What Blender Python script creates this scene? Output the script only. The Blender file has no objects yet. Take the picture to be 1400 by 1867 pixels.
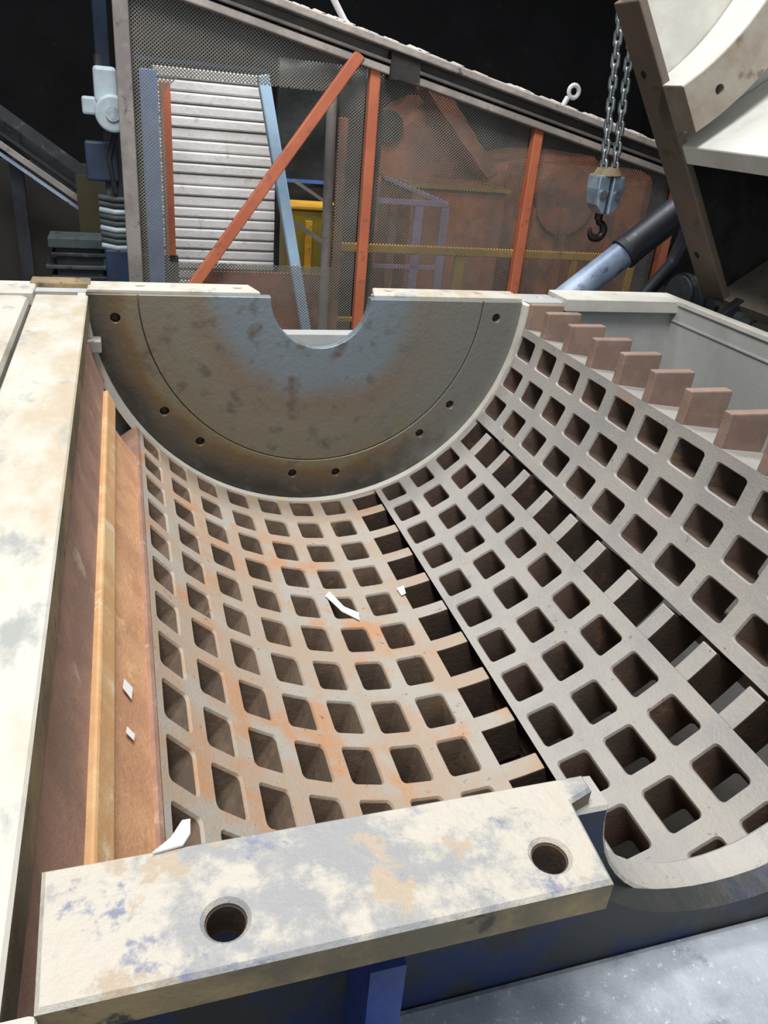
import bpy, bmesh, math, random
from mathutils import Vector, Matrix
from mathutils.geometry import tessellate_polygon
random.seed(7)
R = math.radians
S = 0.6            # metres per layout unit (layout unit = camera height above the mill flange)
FZ = 1.5           # height of the mill flange above the hall floor, metres
scene = bpy.context.scene
COL = scene.collection

# ------------------------------------------------------------------ camera
cam_d = bpy.data.cameras.new('camera'); cam = bpy.data.objects.new('camera', cam_d); COL.objects.link(cam)
cam_d.sensor_fit = 'HORIZONTAL'; cam_d.sensor_width = 36; cam_d.lens = 36 * 1432.39 / 1400
cam_d.clip_start = 0.02; cam_d.clip_end = 200
M = Matrix(((0.95451191, 0.05965699, -0.29214388), (-0.28560351, 0.46439833, -0.8383107), (0.08566003, 0.88361487, 0.46031198)))
mw = M.to_4x4(); mw.translation = Vector((0, 0, S * 1.0 + FZ)); cam.matrix_world = mw
scene.camera = cam

# ------------------------------------------------------------------ world, lights, exposure
w = bpy.data.worlds.new('overcast_sky'); scene.world = w; w.use_nodes = True
w.node_tree.nodes['Background'].inputs[0].default_value = (0.80, 0.90, 1.0, 1)
w.node_tree.nodes['Background'].inputs[1].default_value = 0.9

def area(name, loc, target, sx, sy, power, col):
    d = bpy.data.lights.new(name, 'AREA'); d.shape = 'RECTANGLE'; d.size = sx; d.size_y = sy
    d.energy = power; d.color = col
    o = bpy.data.objects.new(name, d); COL.objects.link(o)
    l = Vector((loc[0] * S, loc[1] * S, loc[2] * S + FZ)); t = Vector((target[0] * S, target[1] * S, target[2] * S + FZ))
    o.location = l; o.rotation_euler = (t - l).to_track_quat('-Z', 'Y').to_euler()
    return o
area('roof_skylight', (-0.6, 1.2, 7.4), (0.9, 2.4, -0.5), 1.6, 2.2, 315, (1.0, 0.975, 0.95))
area('rear_fill', (1.8, 6.4, 7.4), (1.6, 8.6, -0.5), 2.5, 1.2, 250, (0.93, 0.97, 1.0))  # added area lamp, brightens the posts and block wall behind the mesh
scene.view_settings.view_transform = 'Standard'; scene.view_settings.look = 'None'
scene.view_settings.exposure = 0.0; scene.view_settings.gamma = 1.0; scene.view_settings.use_curve_mapping = False

# ------------------------------------------------------------------ materials
def lin(c):
    return tuple(((v / 255) / 12.92 if v / 255 <= 0.04045 else ((v / 255 + 0.055) / 1.055) ** 2.4) for v in c) + (1,)
MATS = {}
def worn(name, c1, c2=None, c3=None, s1=4, s2=14, t1=(0.4, 0.6), t2=(0.58, 0.68), rough=0.6, metal=0.0, bump=0.15, bs=60, stretch=(1, 1, 1), c4=None, s4=40, t4=(0.62, 0.68)):
    m = bpy.data.materials.new(name); m.use_nodes = True; MATS[name] = m
    nt = m.node_tree; N = nt.nodes; L = nt.links; b = N['Principled BSDF']
    b.inputs['Roughness'].default_value = rough; b.inputs['Metallic'].default_value = metal
    g = N.new('ShaderNodeNewGeometry'); mp = N.new('ShaderNodeMapping'); mp.inputs['Scale'].default_value = stretch
    L.new(g.outputs['Position'], mp.inputs['Vector'])
    def noise(sc, det=7, rg=0.66):
        n = N.new('ShaderNodeTexNoise'); n.inputs['Scale'].default_value = sc; n.inputs['Detail'].default_value = det
        n.inputs['Roughness'].default_value = rg; L.new(mp.outputs['Vector'], n.inputs['Vector']); return n
    def ramp(n, t):
        r = N.new('ShaderNodeMapRange'); r.inputs['From Min'].default_value = t[0]; r.inputs['From Max'].default_value = t[1]
        r.interpolation_type = 'SMOOTHSTEP'; L.new(n.outputs['Fac'], r.inputs['Value']); return r.outputs['Result']
    prev = None
    c1 = lin(c1)
    def mix(prev, c, fac):
        x = N.new('ShaderNodeMix'); x.data_type = 'RGBA'; L.new(fac, x.inputs['Factor'])
        if prev is None: x.inputs['A'].default_value = c1
        else: L.new(prev, x.inputs['A'])
        x.inputs['B'].default_value = lin(c); return x.outputs['Result']
    if c2: prev = mix(prev, c2, ramp(noise(s1), t1))
    if c3: prev = mix(prev, c3, ramp(noise(s2), t2))
    if c4: prev = mix(prev, c4, ramp(noise(s4, 5, 0.7), t4))
    if prev is None: b.inputs['Base Color'].default_value = c1
    else: L.new(prev, b.inputs['Base Color'])
    if bump:
        bp = N.new('ShaderNodeBump'); bp.inputs['Strength'].default_value = bump; bp.inputs['Distance'].default_value = 0.01
        L.new(noise(bs, 5).outputs['Fac'], bp.inputs['Height']); L.new(bp.outputs['Normal'], b.inputs['Normal'])
    return m

worn('cream_paint', (190, 187, 176), (176, 162, 140), (150, 152, 148), 4, 10, (0.42, 0.62), (0.54, 0.68), 0.62, 0, 0.12, 70, (1, 0.5, 1), (120, 105, 88), 30, (0.66, 0.74))
worn('bar_paint', (178, 172, 160), (140, 140, 140), (164, 148, 128), 9, 15, (0.47, 0.58), (0.55, 0.63), 0.55, 0, 0.35, 45, (1, 1, 1), (118, 122, 138), 11, (0.56, 0.64))
worn('flange_edge', (146, 126, 92), (104, 94, 74), (66, 62, 52), 6, 20, rough=0.7, bump=0.2)
worn('grate_grey', (164, 160, 153), (152, 150, 147), (168, 146, 128), 5, 7, (0.4, 0.65), (0.60, 0.72), 0.62, 0.15, 0.25, 120, (1, 1, 1), (112, 104, 98), 45, (0.63, 0.72))
worn('grate_rusty', (168, 150, 132), (166, 160, 150), (180, 138, 104), 5, 6, (0.45, 0.6), (0.50, 0.66), 0.66, 0.1, 0.25, 120, (1, 1, 1), (112, 92, 78), 40, (0.62, 0.72))
worn('cast_rust_shade', (84, 66, 54), (66, 54, 46), (104, 76, 54), 6, 10, rough=0.85, bump=0.3, bs=90)  # rust of unpolished cast faces, darkened further for shade in the recesses
worn('cast_tan_lit', (106, 88, 72), (82, 68, 56), (126, 98, 72), 6, 10, rough=0.85, bump=0.3, bs=90)  # lighter version, carries the light that reaches the left grate's holes
worn('gusset_blue', (36, 58, 122), (32, 46, 92), (60, 64, 72), 6, 12, (0.45, 0.6), (0.60, 0.7), 0.5, 0, 0.15, 60)
worn('tooth_brown', (152, 128, 114), (136, 114, 102), None, 8, 10, rough=0.65, metal=0.1, bump=0.15, bs=120)
worn('rust_plate', (204, 156, 116), (186, 138, 104), (216, 170, 122), 7, 12, rough=0.75, bump=0.35, bs=80, c4=(196, 180, 168), s4=50, t4=(0.68, 0.74))
worn('rust_bar', (216, 182, 136), (202, 156, 108), (222, 204, 174), 5, 12, rough=0.7, bump=0.2)
worn('rust_dark', (166, 130, 112), (146, 114, 100), (184, 160, 144), 6, 10, rough=0.75, bump=0.3)
worn('liner_grey', (128, 126, 118), (116, 116, 110), (98, 94, 84), 3, 12, rough=0.5, metal=0.35, bump=0.15, bs=50)
worn('inner_grey', (178, 178, 174), (166, 167, 164), (128, 128, 126), 4, 22, (0.4, 0.6), (0.66, 0.72), 0.6, 0.1, 0.12, 60)
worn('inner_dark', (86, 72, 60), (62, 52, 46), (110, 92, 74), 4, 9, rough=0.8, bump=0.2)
worn('blue_paint', (42, 44, 44), (28, 42, 76), (56, 54, 47), 6, 9, (0.46, 0.58), (0.52, 0.66), 0.55, 0, 0.2, 60)
worn('shelf_steel', (170, 175, 183), (136, 142, 150), (96, 98, 102), 5, 12, (0.4, 0.62), (0.56, 0.72), 0.42, 0.2, 0.12, 260, (1, 1, 1), (196, 202, 212), 90, (0.58, 0.72))
worn('hole_dark', (20, 17, 15), rough=0.8, bump=0)
worn('bolt_dark', (44, 42, 40), (60, 54, 46), None, 30, rough=0.6, metal=0.3, bump=0.1)
worn('lid_steel', (150, 144, 132), (136, 124, 108), (116, 100, 84), 4, 10, rough=0.6, metal=0.1, bump=0.12)
worn('lid_flange', (116, 100, 84), (104, 94, 84), (90, 76, 62), 5, 14, rough=0.65, metal=0.1, bump=0.15)
worn('lid_pale', (206, 204, 194), (190, 188, 180), (206, 186, 152), 4, 9, rough=0.6, bump=0.12)
worn('lid_white', (222, 222, 216), (206, 206, 200), (190, 160, 124), 4, 8, (0.4, 0.6), (0.64, 0.72), 0.6, 0, 0.1)
worn('orange_paint', (202, 116, 82), (190, 106, 76), (156, 100, 80), 5, 14, rough=0.5, bump=0.05)
worn('orange_machine', (170, 92, 56), (128, 76, 52), (88, 66, 52), 3, 5, (0.4, 0.6), (0.5, 0.66), rough=0.7, bump=0.15)
worn('mesh_steel', (134, 132, 124), (118, 114, 106), None, 3, rough=0.6, metal=0.2, bump=0)
worn('beam_dusty', (178, 168, 160), (152, 144, 138), (96, 90, 86), 5, 16, (0.4, 0.6), (0.6, 0.7), 0.8, 0, 0.3)
worn('beam_grey', (112, 106, 100), (92, 88, 84), (140, 124, 114), 5, 9, rough=0.75, bump=0.2)
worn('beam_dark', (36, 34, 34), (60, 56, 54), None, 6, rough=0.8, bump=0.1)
worn('post_grey', (150, 142, 136), (126, 120, 116), (98, 92, 88), 5, 14, rough=0.7, bump=0.1)
worn('white_block', (218, 215, 212), (204, 200, 197), (184, 176, 172), 3, 10, rough=0.8, bump=0.35, bs=30)
worn('mortar', (150, 145, 142), rough=0.9, bump=0.2)
worn('pale_blue', (192, 222, 246), (180, 210, 238), (206, 222, 236), 4, 12, rough=0.5, bump=0.05)
worn('mid_blue', (70, 104, 172), (60, 90, 150), None, 4, rough=0.5, bump=0.05)
worn('post_blue', (134, 172, 236), (120, 156, 220), None, 4, rough=0.5, bump=0.05)
worn('deep_blue', (40, 58, 86), (34, 44, 62), None, 4, rough=0.55, bump=0.05)
worn('lilac_paint', (150, 128, 160), (136, 116, 146), None, 4, rough=0.6, bump=0.05)
worn('yellow_paint', (214, 160, 40), (190, 140, 40), (150, 110, 50), 5, 12, rough=0.5, bump=0.05)
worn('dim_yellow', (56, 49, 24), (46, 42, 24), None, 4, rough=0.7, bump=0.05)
worn('yellow_panel', (150, 128, 26), (126, 112, 40), (90, 84, 50), 4, 9, rough=0.6, bump=0.05)
worn('black_sheet', (26, 28, 28), (38, 40, 40), None, 6, rough=0.45, bump=0.3, bs=14)
worn('hall_dark', (30, 30, 32), (22, 22, 24), (40, 38, 36), 1.2, 4, rough=0.9, bump=0.1)
worn('hall_brown', (58, 54, 48), (46, 44, 40), (34, 32, 30), 1, 4, rough=0.9, bump=0.2)
worn('concrete', (92, 88, 82), (74, 70, 66), (54, 52, 48), 1.5, 6, rough=0.85, bump=0.3)
worn('chrome', (196, 204, 206), (164, 174, 176), None, 30, rough=0.3, metal=0.85, bump=0)
worn('block_silver', (176, 196, 214), (150, 168, 186), None, 20, rough=0.28, metal=0.6, bump=0.05)
worn('hook_dark', (58, 48, 50), (44, 38, 40), None, 20, rough=0.4, metal=0.5, bump=0.1)
worn('hose_blue', (150, 164, 186), (126, 140, 166), (96, 106, 126), 6, 14, rough=0.45, metal=0.1, bump=0.1)
worn('hose_dark', (48, 50, 60), (36, 38, 44), (86, 90, 100), 6, 16, rough=0.5, bump=0.1)
worn('switch_grey', (176, 190, 196), (156, 170, 178), None, 8, rough=0.5, bump=0.05)
worn('dark_steel', (52, 54, 58), (38, 40, 44), (78, 80, 84), 5, 12, rough=0.6, metal=0.2, bump=0.1)
worn('dim_green', (70, 78, 78), (54, 60, 62), (40, 44, 46), 5, 10, rough=0.7, bump=0.1)
worn('flake_white', (236, 236, 234), rough=0.7, bump=0)
worn('cable_white', (190, 188, 190), rough=0.6, bump=0)

def disc_material(name, cx, cz):
    """machined liner face: metal discoloured in rings about the shaft axis by heat and wear, rust at the rim"""
    m = bpy.data.materials.new(name); m.use_nodes = True; MATS[name] = m
    nt = m.node_tree; N = nt.nodes; L = nt.links; b = N['Principled BSDF']
    b.inputs['Roughness'].default_value = 0.5; b.inputs['Metallic'].default_value = 0.3
    g = N.new('ShaderNodeNewGeometry')
    sub = N.new('ShaderNodeVectorMath'); sub.operation = 'SUBTRACT'; L.new(g.outputs['Position'], sub.inputs[0])
    sub.inputs[1].default_value = (cx * S, 0, cz * S + FZ)
    mul = N.new('ShaderNodeVectorMath'); mul.operation = 'MULTIPLY'; L.new(sub.outputs[0], mul.inputs[0]); mul.inputs[1].default_value = (1 / S, 0, 1 / S)
    ln = N.new('ShaderNodeVectorMath'); ln.operation = 'LENGTH'; L.new(mul.outputs[0], ln.inputs[0])
    n1 = N.new('ShaderNodeTexNoise'); n1.inputs['Scale'].default_value = 5; n1.inputs['Detail'].default_value = 6; L.new(g.outputs['Position'], n1.inputs['Vector'])
    ad = N.new('ShaderNodeMath'); ad.operation = 'MULTIPLY_ADD'; L.new(n1.outputs['Fac'], ad.inputs[0]); ad.inputs[1].default_value = 0.22; L.new(ln.outputs['Value'], ad.inputs[2])
    cr = N.new('ShaderNodeValToRGB'); e = cr.color_ramp.elements
    sc = N.new('ShaderNodeMath'); sc.operation = 'MULTIPLY'; L.new(ad.outputs[0], sc.inputs[0]); sc.inputs[1].default_value = 1 / 1.5
    L.new(sc.outputs[0], cr.inputs['Fac'])
    stops = [(0.25, (122, 134, 142)), (0.42, (120, 130, 136)), (0.52, (124, 112, 98)), (0.60, (124, 118, 104)), (0.70, (120, 116, 102)), (0.765, (124, 114, 94)), (0.80, (110, 90, 66)), (0.845, (92, 84, 72)), (0.90, (62, 60, 56))]
    while len(e) < len(stops): e.new(0.5)
    for el, (p, c) in zip(e, stops): el.position = p; el.color = lin(c)
    n2 = N.new('ShaderNodeTexNoise'); n2.inputs['Scale'].default_value = 14; n2.inputs['Detail'].default_value = 7; L.new(g.outputs['Position'], n2.inputs['Vector'])
    mr = N.new('ShaderNodeMapRange'); mr.inputs['From Min'].default_value = 0.55; mr.inputs['From Max'].default_value = 0.7; L.new(n2.outputs['Fac'], mr.inputs['Value'])
    mx = N.new('ShaderNodeMix'); mx.data_type = 'RGBA'; L.new(mr.outputs['Result'], mx.inputs['Factor']); L.new(cr.outputs['Color'], mx.inputs['A']); mx.inputs['B'].default_value = lin((96, 90, 80))
    sx = N.new('ShaderNodeSeparateXYZ'); L.new(mul.outputs[0], sx.inputs[0])
    ns = N.new('ShaderNodeMath'); ns.operation = 'MULTIPLY_ADD'; L.new(n2.outputs['Fac'], ns.inputs[0]); ns.inputs[1].default_value = 0.9; L.new(sx.outputs['X'], ns.inputs[2])
    rs = N.new('ShaderNodeMapRange'); rs.inputs['From Min'].default_value = 0.85; rs.inputs['From Max'].default_value = 1.35; L.new(ns.outputs[0], rs.inputs['Value'])
    m2 = N.new('ShaderNodeMix'); m2.data_type = 'RGBA'; L.new(rs.outputs['Result'], m2.inputs['Factor']); L.new(mx.outputs['Result'], m2.inputs['A']); m2.inputs['B'].default_value = lin((122, 122, 116))
    L.new(m2.outputs['Result'], b.inputs['Base Color'])
    bp = N.new('ShaderNodeBump'); bp.inputs['Strength'].default_value = 0.2; bp.inputs['Distance'].default_value = 0.01
    n3 = N.new('ShaderNodeTexNoise'); n3.inputs['Scale'].default_value = 60; L.new(g.outputs['Position'], n3.inputs['Vector'])
    L.new(n3.outputs['Fac'], bp.inputs['Height']); L.new(bp.outputs['Normal'], b.inputs['Normal'])
disc_material('disc_face', 1.04, 0.0)

# ------------------------------------------------------------------ builders (layout units in, metres out)
WLOC = {}
def W(p): return Vector((p[0] * S, p[1] * S, p[2] * S + FZ))

def tag(o, label=None, cat=None, group=None, kind=None):
    if label: o['label'] = label
    if cat: o['category'] = cat
    if group: o['group'] = group
    if kind: o['kind'] = kind
    return o

def empty(name, loc, label, cat, group=None):
    o = bpy.data.objects.new(name, None); COL.objects.link(o); o.location = W(loc); o.empty_display_size = 0.1
    WLOC[o.name] = W(loc)
    return tag(o, label, cat, group)

class MB:
    def __init__(self): self.v = []; self.f = []
    def add(self, vs, fs):
        n = len(self.v); self.v += [tuple(p) for p in vs]; self.f += [tuple(i + n for i in f) for f in fs]; return self
    def box(self, a, b):
        x0, y0, z0 = a; x1, y1, z1 = b
        return self.add([(x0, y0, z0), (x1, y0, z0), (x1, y1, z0), (x0, y1, z0), (x0, y0, z1), (x1, y0, z1), (x1, y1, z1), (x0, y1, z1)],
                        [(3, 2, 1, 0), (4, 5, 6, 7), (0, 1, 5, 4), (1, 2, 6, 5), (2, 3, 7, 6), (3, 0, 4, 7)])
    def obox(self, p, q, wd, ht, up=(0, 0, 1)):
        """bar from p to q with rectangular section (wd sideways, ht along up)"""
        p = Vector(p); q = Vector(q); d = (q - p).normalized(); up = Vector(up)
        s = d.cross(up)
        if s.length < 1e-4: s = d.cross(Vector((0, 1, 0)))
        s.normalize(); u = s.cross(d).normalized(); vs = []
        for c in (p, q):
            for a, b in ((-1, -1), (1, -1), (1, 1), (-1, 1)): vs.append(c + s * a * wd / 2 + u * b * ht / 2)
        return self.add(vs, [(3, 2, 1, 0), (4, 5, 6, 7), (0, 1, 5, 4), (1, 2, 6, 5), (2, 3, 7, 6), (3, 0, 4, 7)])
    def tube(self, pts, r, n=12, caps=True):
        pts = [Vector(p) for p in pts]; rs = r if isinstance(r, (list, tuple)) else [r] * len(pts); vs = []; prev = None
        for i, p in enumerate(pts):
            d = (pts[min(i + 1, len(pts) - 1)] - pts[max(i - 1, 0)]).normalized()
            if prev is None:
                s = d.cross(Vector((0, 0, 1)))
                if s.length < 1e-3: s = d.cross(Vector((0, 1, 0)))
            else: s = prev - d * prev.dot(d)
            s.normalize(); prev = s; u = d.cross(s)
            for k in range(n):
                a = 2 * math.pi * k / n; vs.append(p + (s * math.cos(a) + u * math.sin(a)) * rs[i])
        fs = []
        for i in range(len(pts) - 1):
            for k in range(n):
                k2 = (k + 1) % n; fs.append((i * n + k, i * n + k2, (i + 1) * n + k2, (i + 1) * n + k))
        if caps: fs.append(tuple(range(n))[::-1]); fs.append(tuple(range((len(pts) - 1) * n, len(pts) * n)))
        return self.add(vs, fs)
    def prism(self, outer, lo, hi, plane='xz', holes=(), cham=0.0):
        def m3(p, t):
            if plane == 'xz': return (p[0], t, p[1])
            if plane == 'xy': return (p[0], p[1], t)
            return (t, p[0], p[1])
        def sarea(l): return sum(l[i][0] * l[(i + 1) % len(l)][1] - l[(i + 1) % len(l)][0] * l[i][1] for i in range(len(l)))
        def inset(l, c, sgn):
            if c == 0: return list(l)
            o = 1 if sarea(l) > 0 else -1; out = []
            for i, p in enumerate(l):
                a = Vector(p) - Vector(l[i - 1]); b = Vector(l[(i + 1) % len(l)]) - Vector(p); a.normalize(); b.normalize()
                n1 = Vector((-a.y, a.x)); n2 = Vector((-b.y, b.x)); m = (n1 + n2); d = m.dot(n1)
                m = m / d if d > 0.3 else n1
                out.append((p[0] + m.x * c * o * sgn, p[1] + m.y * c * o * sgn))
            return out
        loops = [list(outer)] + [list(h) for h in holes]
        ins = [inset(l, cham, 1 if k == 0 else -1) for k, l in enumerate(loops)]
        flat = [p for l in loops for p in l]; fin = [p for l in ins for p in l]; n = len(flat)
        tri = tessellate_polygon([[Vector((p[0], p[1], 0)) for p in l] for l in ins])
        d = 1 if hi > lo else -1
        if cham: layers = [(fin, lo), (flat, lo + cham * d), (flat, hi - cham * d), (fin, hi)]
        else: layers = [(flat, lo), (flat, hi)]
        q = len(layers) - 1
        fs = [tuple(t) for t in tri] + [tuple(i + n * q for i in reversed(t)) for t in tri]
        k = 0
        for l in loops:
            m = len(l)
            for a in range(q):
                for i in range(m): j = (i + 1) % m; fs.append((a * n + k + i, a * n + k + j, (a + 1) * n + k + j, (a + 1) * n + k + i))
            k += m
        return self.add([m3(p, t) for ly, t in layers for p in ly], fs)
    def build(self, name, mat, parent=None, bevel=0, smooth=False, mats=None):
        off = WLOC[parent.name] if parent is not None else None
        vs = [W(p) for p in self.v]
        if off is None:
            xs = [v.x for v in vs]; ys = [v.y for v in vs]; zs = [v.z for v in vs]
            off = Vector(((min(xs) + max(xs)) / 2, (min(ys) + max(ys)) / 2, min(zs)))
            loc = off
        else: loc = Vector((0, 0, 0))
        me = bpy.data.meshes.new(name); me.from_pydata([v - off for v in vs], [], self.f); me.update()
        bm = bmesh.new(); bm.from_mesh(me); bmesh.ops.remove_doubles(bm, verts=bm.verts, dist=1e-6)
        bmesh.ops.recalc_face_normals(bm, faces=bm.faces); bm.to_mesh(me); bm.free()
        me.materials.append(MATS[mat])
        o = bpy.data.objects.new(name, me); COL.objects.link(o); o.location = loc
        if parent is not None: o.parent = parent
        WLOC[o.name] = off
        if smooth:
            for p in me.polygons: p.use_smooth = True
            md = o.modifiers.new('edges', 'EDGE_SPLIT'); md.split_angle = R(40)
        if bevel:
            md = o.modifiers.new('bevel', 'BEVEL'); md.width = bevel; md.segments = 2; md.limit_method = 'ANGLE'; md.angle_limit = R(50)
        return o

def circ(cx, cy, r, n=24, a0=0, a1=360):
    if abs(a1 - a0) >= 360: return [(cx + r * math.cos(2 * math.pi * k / n), cy + r * math.sin(2 * math.pi * k / n)) for k in range(n)]
    return [(cx + r * math.cos(R(a0 + (a1 - a0) * k / n)), cy + r * math.sin(R(a0 + (a1 - a0) * k / n))) for k in range(n + 1)]
def rect(x0, y0, x1, y1): return [(x0, y0), (x1, y0), (x1, y1), (x0, y1)]

# ================================================================== THE HALL
def struct(name, mb, mat, label, cat):
    return tag(mb.build(name, mat), label, cat, kind='structure')
struct('floor', MB().box((-9, -7, -2.6), (13, 20, -2.5)), 'concrete', 'dark concrete hall floor under the mill', 'floor')
struct('wall_back', MB().box((-9, 20, -2.5), (13, 20.3, 9)), 'hall_dark', 'dark far wall of the hall', 'wall')
struct('wall_left', MB().box((-9.3, -3, -2.5), (-9, 20, 9)), 'hall_dark', 'dark wall on the left of the hall', 'wall')
struct('wall_right', MB().box((13, -3, -2.5), (13.3, 20, 9)), 'hall_dark', 'dark wall on the right of the hall', 'wall')
struct('ceiling', MB().box((-9, -3, 9), (13, 20, 9.3)), 'hall_dark', 'dark roof of the hall', 'ceiling')
for k, (y, z) in enumerate(((11, 5.0), (13.5, 5.6), (16, 6.2), (18.5, 6.8))):
    mb = MB(); mb.obox((-9, y, z), (13, y, z), 0.14, 0.22); mb.obox((-9, y, z + 1.4), (13, y, z + 1.4), 0.14, 0.2)
    for i in range(11):
        x = -8 + i * 2; mb.obox((x, y, z), (x + 1, y, z + 1.4), 0.1, 0.1, (0, 1, 0)); mb.obox((x + 1, y, z + 1.4), (x + 2, y, z), 0.1, 0.1, (0, 1, 0))
    struct('trim_%d' % (k + 1), mb, 'beam_dark', 'dark roof truss crossing the hall', 'truss')['group'] = 'roof trusses'
# ================================================================== MILL HOUSING
CX = 1.04; RI = 1.28; RO = 1.50
hs = empty('mill_housing', (1.6, 2.6, -2.5), 'open lower housing of a hammer mill with cream flanges and round end liner', 'mill housing')

def half_disc(r, nr, ztop=0.0, nd=None):
    """half disc below ztop with a round shaft notch of radius nr"""
    n = 64; nn = 24
    pts = [(CX - r * math.cos(math.pi * k / n), ztop - r * math.sin(math.pi * k / n)) for k in range(n + 1)]
    pts += [(CX + nr * math.cos(math.pi * k / nn), ztop - (nd or nr) * math.sin(math.pi * k / nn)) for k in range(nn + 1)]
    return pts
# far end wall, with the square-bottomed notch behind the round one
notch = [(CX + 0.34, 0), (CX + 0.34, -0.21), (CX + 0.30, -0.24), (CX - 0.30, -0.24), (CX - 0.34, -0.21), (CX - 0.34, 0)]
MB().prism([(-0.9, -2.4), (3.45, -2.4), (3.45, -0.02), (CX + 0.34, -0.02), (CX + 0.34, -0.24), (CX - 0.34, -0.24), (CX - 0.34, -0.02), (-0.9, -0.02)], 4.47, 4.58).build('end_wall', 'inner_grey', hs)
# liner: inner disc and bolted outer ring
n = 56
inner = half_disc(1.0, 0.29, -0.012)
dk = MB().prism(inner, 4.405, 4.47, cham=0.004).build('end_liner', 'disc_face', hs)
bolts = [(-0.082, -0.137), (0.15, -0.67), (0.345, -0.864), (0.904, -1.10), (1.183, -1.105), (1.723, -0.857), (1.906, -0.667), (2.139, -0.11)]
ring = [(CX - 1.260 * math.cos(math.pi * k / n), -0.012 - 1.260 * math.sin(math.pi * k / n)) for k in range(n + 1)] + [(CX + 1.004 * math.cos(math.pi * k / n), -0.012 - 1.004 * math.sin(math.pi * k / n)) for k in range(n + 1)]
rg = MB().prism(ring, 4.40, 4.455, holes=[circ(x, z, 0.026, 14) for x, z in bolts], cham=0.003).build('liner_ring', 'disc_face', hs)
for x, z in bolts:
    MB().prism(circ(x, z, 0.02, 6), 4.425, 4.47).build('bolt', 'bolt_dark', rg)
# thin rolled lip where the grates meet the liner
lip = [(CX - 1.300 * math.cos(math.pi * k / n), -0.02 - 1.300 * math.sin(math.pi * k / n)) for k in range(n + 1)] + [(CX + 1.258 * math.cos(math.pi * k / n), -0.02 - 1.258 * math.sin(math.pi * k / n)) for k in range(n + 1)]
MB().prism(lip, 4.352, 4.46).build('liner_lip', 'lid_pale', hs)
# far top flanges, in separate runs, with bolt holes
def flange(outer, holes, z0, z1, mat='cream_paint', name='top_flange', bevel=0.006, edge=False):
    o = MB().prism(outer, z0, z1, 'xy', [circ(x, y, r, 24) for x, y, r in holes], cham=bevel).build(name, mat, hs)
    if edge:            # bare rusty plate edges
        o.data.materials.append(MATS['flange_edge'])
        for p in o.data.polygons:
            if abs(p.normal.z) < 0.3: p.material_index = 1
    return o
flange([(-0.215, 4.474), (0.70, 4.474), (0.70, 4.49), (0.66, 4.66), (-0.215, 4.66)], [(0.055, 4.575, 0.026), (0.585, 4.575, 0.026)], -0.07, 0.0)
flange([(1.37, 4.474), (2.33, 4.474), (2.33, 4.66), (1.41, 4.66), (1.37, 4.49)], [(1.49, 4.59, 0.026), (2.08, 4.59, 0.026)], -0.07, 0.0)
flange([(2.36, 4.44), (2.60, 4.44), (2.60, 4.66), (2.36, 4.66)], [(2.5, 4.56, 0.02)], -0.09, -0.015, 'inner_grey')
flange([(2.62, 4.42), (3.50, 4.42), (3.50, 4.68), (2.62, 4.68)], [(3.08, 4.60, 0.024)], -0.07, 0.012, 'lid_pale')
flange([(-0.95, 4.36), (-0.47, 4.36), (-0.47, 4.62), (-0.95, 4.62)], [(-0.585, 4.53, 0.022)], -0.07, 0.0)
MB().box((-0.50, 4.56, -0.10), (-0.20, 4.70, 0.008)).build('flange_bridge', 'flange_edge', hs, bevel=0.004)
MB().box((-0.47, 4.40, -0.20), (-0.215, 4.56, -0.10)).build('flange_bridge', 'inner_dark', hs)
# long left flange and the bar beside it
flange([(-0.455, 0.50), (-0.20, 0.50), (-0.205, 4.32), (-0.455, 4.32)], [], -0.12, 0.0, edge=True)
MB().box((-0.90, 0.50, -0.10), (-0.485, 4.34, -0.005)).build('side_bar', 'cream_paint', hs, bevel=0.02)
MB().box((-0.47, 0.5, -0.30), (-0.42, 4.45, -0.12)).build('side_web', 'inner_dark', hs)
MB().box((-0.42, 0.86, -2.4), (-0.36, 4.45, -0.12)).build('side_wall', 'inner_dark', hs)
MB().box((-0.235, 4.30, -0.30), (-0.16, 4.40, -0.235)).build('lug', 'grate_grey', hs, bevel=0.004)
# near end: bar flange with two through holes, liner with round notch, blue wall, gussets, shelf
flange([(-0.162, 0.63), (0.64, 0.63), (0.652, 0.783), (0.70, 0.80), (0.70, 0.835), (-0.168, 0.835)], [(0.074, 0.70, 0.029), (0.565, 0.694, 0.029)], -0.068, 0.0, 'bar_paint', 'near_flange', edge=True)
flange([(1.40, 0.63), (2.30, 0.63), (2.30, 0.835), (1.40, 0.835)], [(1.52, 0.70, 0.029), (2.02, 0.70, 0.029)], -0.068, 0.0, 'bar_paint', 'near_flange', edge=True)
MB().box((-0.30, 0.55, -0.10), (-0.158, 0.635, -0.004)).build('flange_tab', 'cream_paint', hs, bevel=0.006)
MB().prism(half_disc(1.20, 0.305, -0.035), 0.785, 0.862, cham=0.006).build('near_liner', 'grate_grey', hs)
nl = [o for o in hs.children if o.name.startswith('near_liner')][0]; nl.data.materials.append(MATS['blue_paint'])
for p in nl.data.polygons:
    if p.normal.y < -0.9: p.material_index = 1
n2 = 24
blue = [(-0.165, -2.4), (3.45, -2.4), (3.45, -0.068)] + [(CX + 0.36 * math.cos(math.pi * k / n2), -0.068 - 0.25 * math.sin(math.pi * k / n2)) for k in range(n2 + 1)] + [(-0.165, -0.068)]
MB().prism(blue, 0.735, 0.785).build('near_wall', 'blue_paint', hs)
for x, y in ((0.074, 0.70), (0.565, 0.694)):
    MB().prism(circ(x, y, 0.0288, 24), -0.066, -0.010, 'xy', [circ(x, y, 0.0265, 24)]).build('hole_sleeve', 'cast_rust_shade', hs)
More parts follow.
